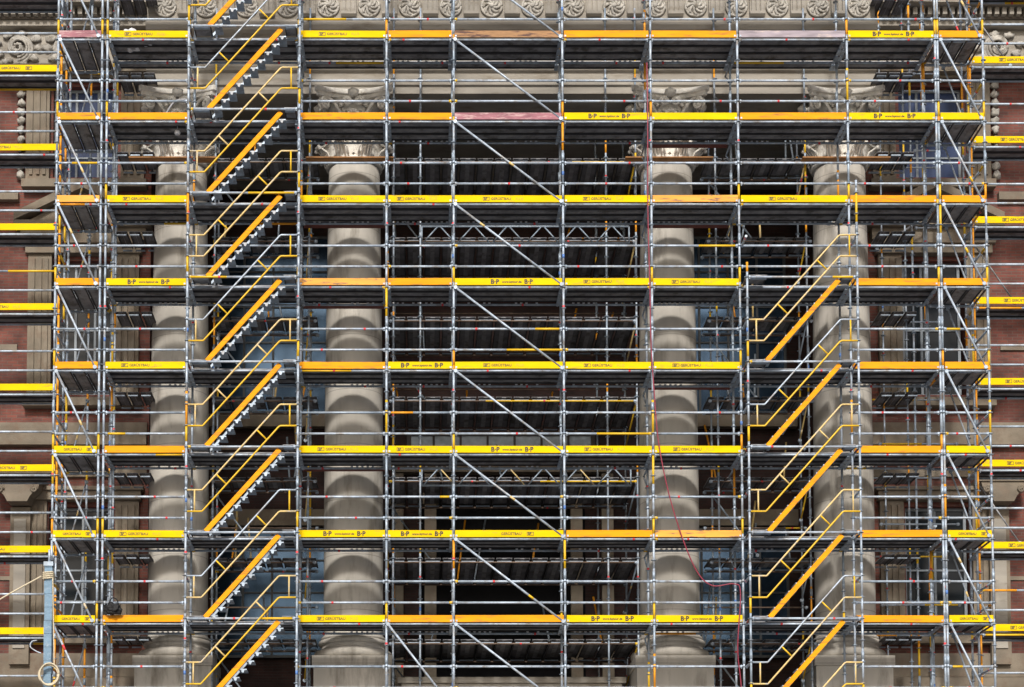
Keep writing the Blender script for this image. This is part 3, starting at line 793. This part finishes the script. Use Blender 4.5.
# ================================================================== SCAFFOLDS BETWEEN THE COLUMNS
def inner_scaffold(label, x0, x1, posts, YB=4.5):
    t = thing('portico_scaffold', ((x0 + x1) / 2, 3.4, 6.7), label, 'scaffolding', None)
    for x in posts:
        standard(t, x, 1.95, 6.7, 26, .2, .024); standard(t, x, YB, 6.7, 23.8, .25, .024)
    for z in LV[1:8]:
        deck(t, x0, x1, 2.0, YB, z + .02, along='y', m=DECKD, pw=.42)
        ledger(t, (x0, 1.97, z - .1), (x1, 1.97, z - .1), 'ledger', .1, .022, DECKT)
        ledger(t, (x0, YB, z - .1), (x1, YB, z - .1), 'support_tube', .1, .024, DECKT)
        ledger(t, (x0, YB, z + 1), (x1, YB, z + 1), 'guard_rail', .1, .02, DECKT)
        k = int(z / 2)
        if k % 2: brace(t, (posts[0], YB - .05, z - .2), (posts[0] + 1.1, YB - .05, z - 1.7), m=GALV2, r=.022)
        brace(t, (posts[-1], 2.1, z - .1), (posts[-1] - .1, YB - .4, z - .9), m=random.choice((GALV2, YEL, CREAM)), r=.02)
        for q in range(3):
            xq = random.uniform(x0, x1); MB().tube((xq, YB + .1, z + .05), (xq + random.uniform(-.3, .3), YB + .3, z + random.uniform(1, 1.8)), .025, random.choice((GALV2, ORG, GALV2, CREAM))).build('prop_tube', t)
    return t
inner_scaffold('dark scaffold bay behind the left stairs, between the two left columns', -5.05, -2.45, (-5.0, -2.68), 3.0)
inner_scaffold('broad scaffold in the middle of the portico, between the second and third columns', -.72, 5.38, (-.6, .06, 4.64, 5.36))
inner_scaffold('dark scaffold bay behind the right stairs, between the two right columns', 7.1, 9.72, (7.35, 9.57), 3.0)

def lattice(label, z):
    t = thing('lattice_girder', (2.6, 1.5, z - .33), label, 'girder', 'lattice girders')
    xa, xb = .1, 5.15
    for h, nm in ((.08, 'chord'), (-.33, 'chord')): MB().tube((xa, 1.5, z + h), (xb, 1.5, z + h), .024, GALV2).build(nm, t)
    n = 12; st = (xb - xa) / n
    for k in range(n):
        a, b = xa + k * st, xa + (k + 1) * st
        za, zb = (z - .33, z + .08) if k % 2 == 0 else (z + .08, z - .33)
        MB().tube((a + .03, 1.5, za), (b - .03, 1.5, zb), .017, CREAM if (k % 4 == 1 and z < 18) else GALV2).build('lattice_bar', t)
    for x in (xa, xb): MB().tube((x, 1.5, z - .33), (x, 1.5, z + .08), .02, GALV2).build('end_bar', t)
lattice('grey zigzag lattice girder in the upper middle of the scaffold, above a B·P board', 20.2)
lattice('zigzag lattice girder with some cream bars in the lower middle, below a B·P board', 14.2)

# ================================================================== SMALL THINGS
def spline(pts, n=10):
    pts = [Vector(p) for p in pts]; out = []
    P = [pts[0] * 2 - pts[1]] + pts + [pts[-1] * 2 - pts[-2]]
    for i in range(1, len(P) - 2):
        for j in range(n):
            t = j / n; a, b, c, d = P[i - 1], P[i], P[i + 1], P[i + 2]
            out.append(.5 * ((2 * b) + (c - a) * t + (2 * a - 5 * b + 4 * c - d) * t * t + (3 * b - a - 3 * c + d) * t ** 3))
    out.append(pts[-1]); return out
h = MB(); h.path(spline([(5.42, -.08, 23.6), (5.43, -.09, 22.3), (5.42, -.08, 20.0), (5.45, -.09, 18.2), (5.47, -.08, 16.8), (5.53, -.09, 15.7), (5.62, -.1, 14.5), (5.84, -.11, 13.3), (6.16, -.11, 12.2), (6.5, -.10, 11.4), (6.85, -.1, 11.08), (7.35, -.1, 11.12), (7.5, -.09, 10.9), (7.42, -.11, 9.6), (7.5, -.09, 8.6), (7.55, -.1, 6.5)]), .014, HOSEM, 6)
tag(h.build('hose'), 'thin dark red hose hanging in a long curve before the third column', 'hose')

bp = thing('hoist_mast', (-8.585, -.2, 0), 'pale blue wrapped mast strapped to the lower left corner of the scaffold', 'mast')
mb = MB()
z = 0.
while z < 11.5:
    nz = min(11.5, z + .31); e = random.uniform(-.008, .008)
    mb.box(-8.635 + e, -8.455 + e, -.30, -.12, z, nz - .012, WRAP); mb.box(-8.625, -8.465, -.29, -.13, nz - .012, nz, WRAP); z = nz
mb.build('wrapped_post', bp)
mb = MB(); mb.box(-8.655, -8.435, -.32, -.10, 11.5, 11.6, GALV2); mb.tube((-8.545, -.2, 11.6), (-8.545, -.2, 11.9), .03, GALV); mb.build('cap', bp)
def ringpts(cx, cy, cz, rx, ry, n=28, tilt=0): return [(cx + rx * math.cos(2 * PI * k / n), cy, cz + ry * math.sin(2 * PI * k / n)) for k in range(n + 1)]
mb = MB()
for k in range(4):
    zz = 11.2 + k * .045
    mb.path([(-8.655, -.33, zz), (-8.44, -.33, zz + .02), (-8.44, -.10, zz + .01), (-8.655, -.10, zz), (-8.655, -.33, zz)], .02, ROPE, 6)
tag(mb.build('rope_lashing'), 'cream rope lashed round the top of the pale blue mast', 'rope')
mb = MB()
for k in range(5): mb.path(ringpts(-8.47 + random.uniform(-.02, .02), -.4 - k * .028, 8.93 + random.uniform(-.02, .02), .22 + random.uniform(-.02, .02), .24 + random.uniform(-.02, .02)), .017, ROPE, 6)
mb.path(spline([(-8.36, -.42, 9.1), (-8.4, -.38, 10.2), (-8.43, -.36, 11.2)]), .014, ROPE, 6)
tag(mb.build('rope_coil'), 'coil of cream rope hung on the pale blue mast at the lower left', 'rope')
mb = MB(); mb.path(spline([(-8.7, -.33, 11.25), (-9.6, -.3, 10.75), (-11.2, -.2, 9.8), (-13.9, 1.7, 8.4)]), .018, ROPE, 6)
tag(mb.build('tie_rope'), 'taut cream rope running down to the left from the mast top', 'rope')
mb = MB(); mb.path(spline([(-8.78, -.34, 9.75), (-8.9, -.34, 9.72), (-8.93, -.34, 9.6), (-8.8, -.34, 9.5), (-8.68, -.34, 9.45)]), .016, GALV, 6)
tag(mb.build('steel_hook'), 'bent pale steel hook beside the mast, above the rope coil', 'hook')

mb = MB(); mb.blob((-7.06, -.17, 10.52), (.19, .1, .13), BLACK, .5, 4, 3, 2.2); mb.path(spline([(-7.2, -.15, 10.58), (-7.1, -.13, 10.78), (-6.98, -.13, 10.74), (-6.93, -.15, 10.58)]), .014, BLACK, 6)
tag(mb.build('black_bag'), 'small black bag hung on the orange board at the lower left', 'bag')
mb = MB(); mb.blob((-6.88, .6, 24.5), (.36, .25, .25), WHITEF, .5, 4, 1, 2); mb.blob((-6.45, .5, 24.43), (.25, .2, .16), WHITEF, .6, 4, 5, 2.3)
tag(mb.build('white_sack'), 'crumpled white plastic sack on the topmost deck at the left', 'sack')
mb = MB(); mb.path(spline([(-7.0, .9, 22.35), (-6.6, 1.0, 22.4), (-6.2, 1.0, 22.7), (-5.9, 1.0, 23.15), (-5.6, 1.05, 23.25)]), .03, DECKM, 8)
tag(mb.build('grey_duct'), 'bent grey duct leaning in front of the leftmost capital', 'pipe')

wl = thing('work_lamp', (-5.72, .3, 22.05), 'small round white work lamp under a deck, before the leftmost capital', 'lamp')
MB().lathe([(.03, 22.02), (.06, 22.03), (.075, 22.07), (.05, 22.12), (.02, 22.14)], -5.72, .3, WHITEF, 16).build('lamp_head', wl)
MB().tube((-5.72, .3, 22.14), (-5.72, .3, 22.25), .012, GALV2).build('hanger', wl)
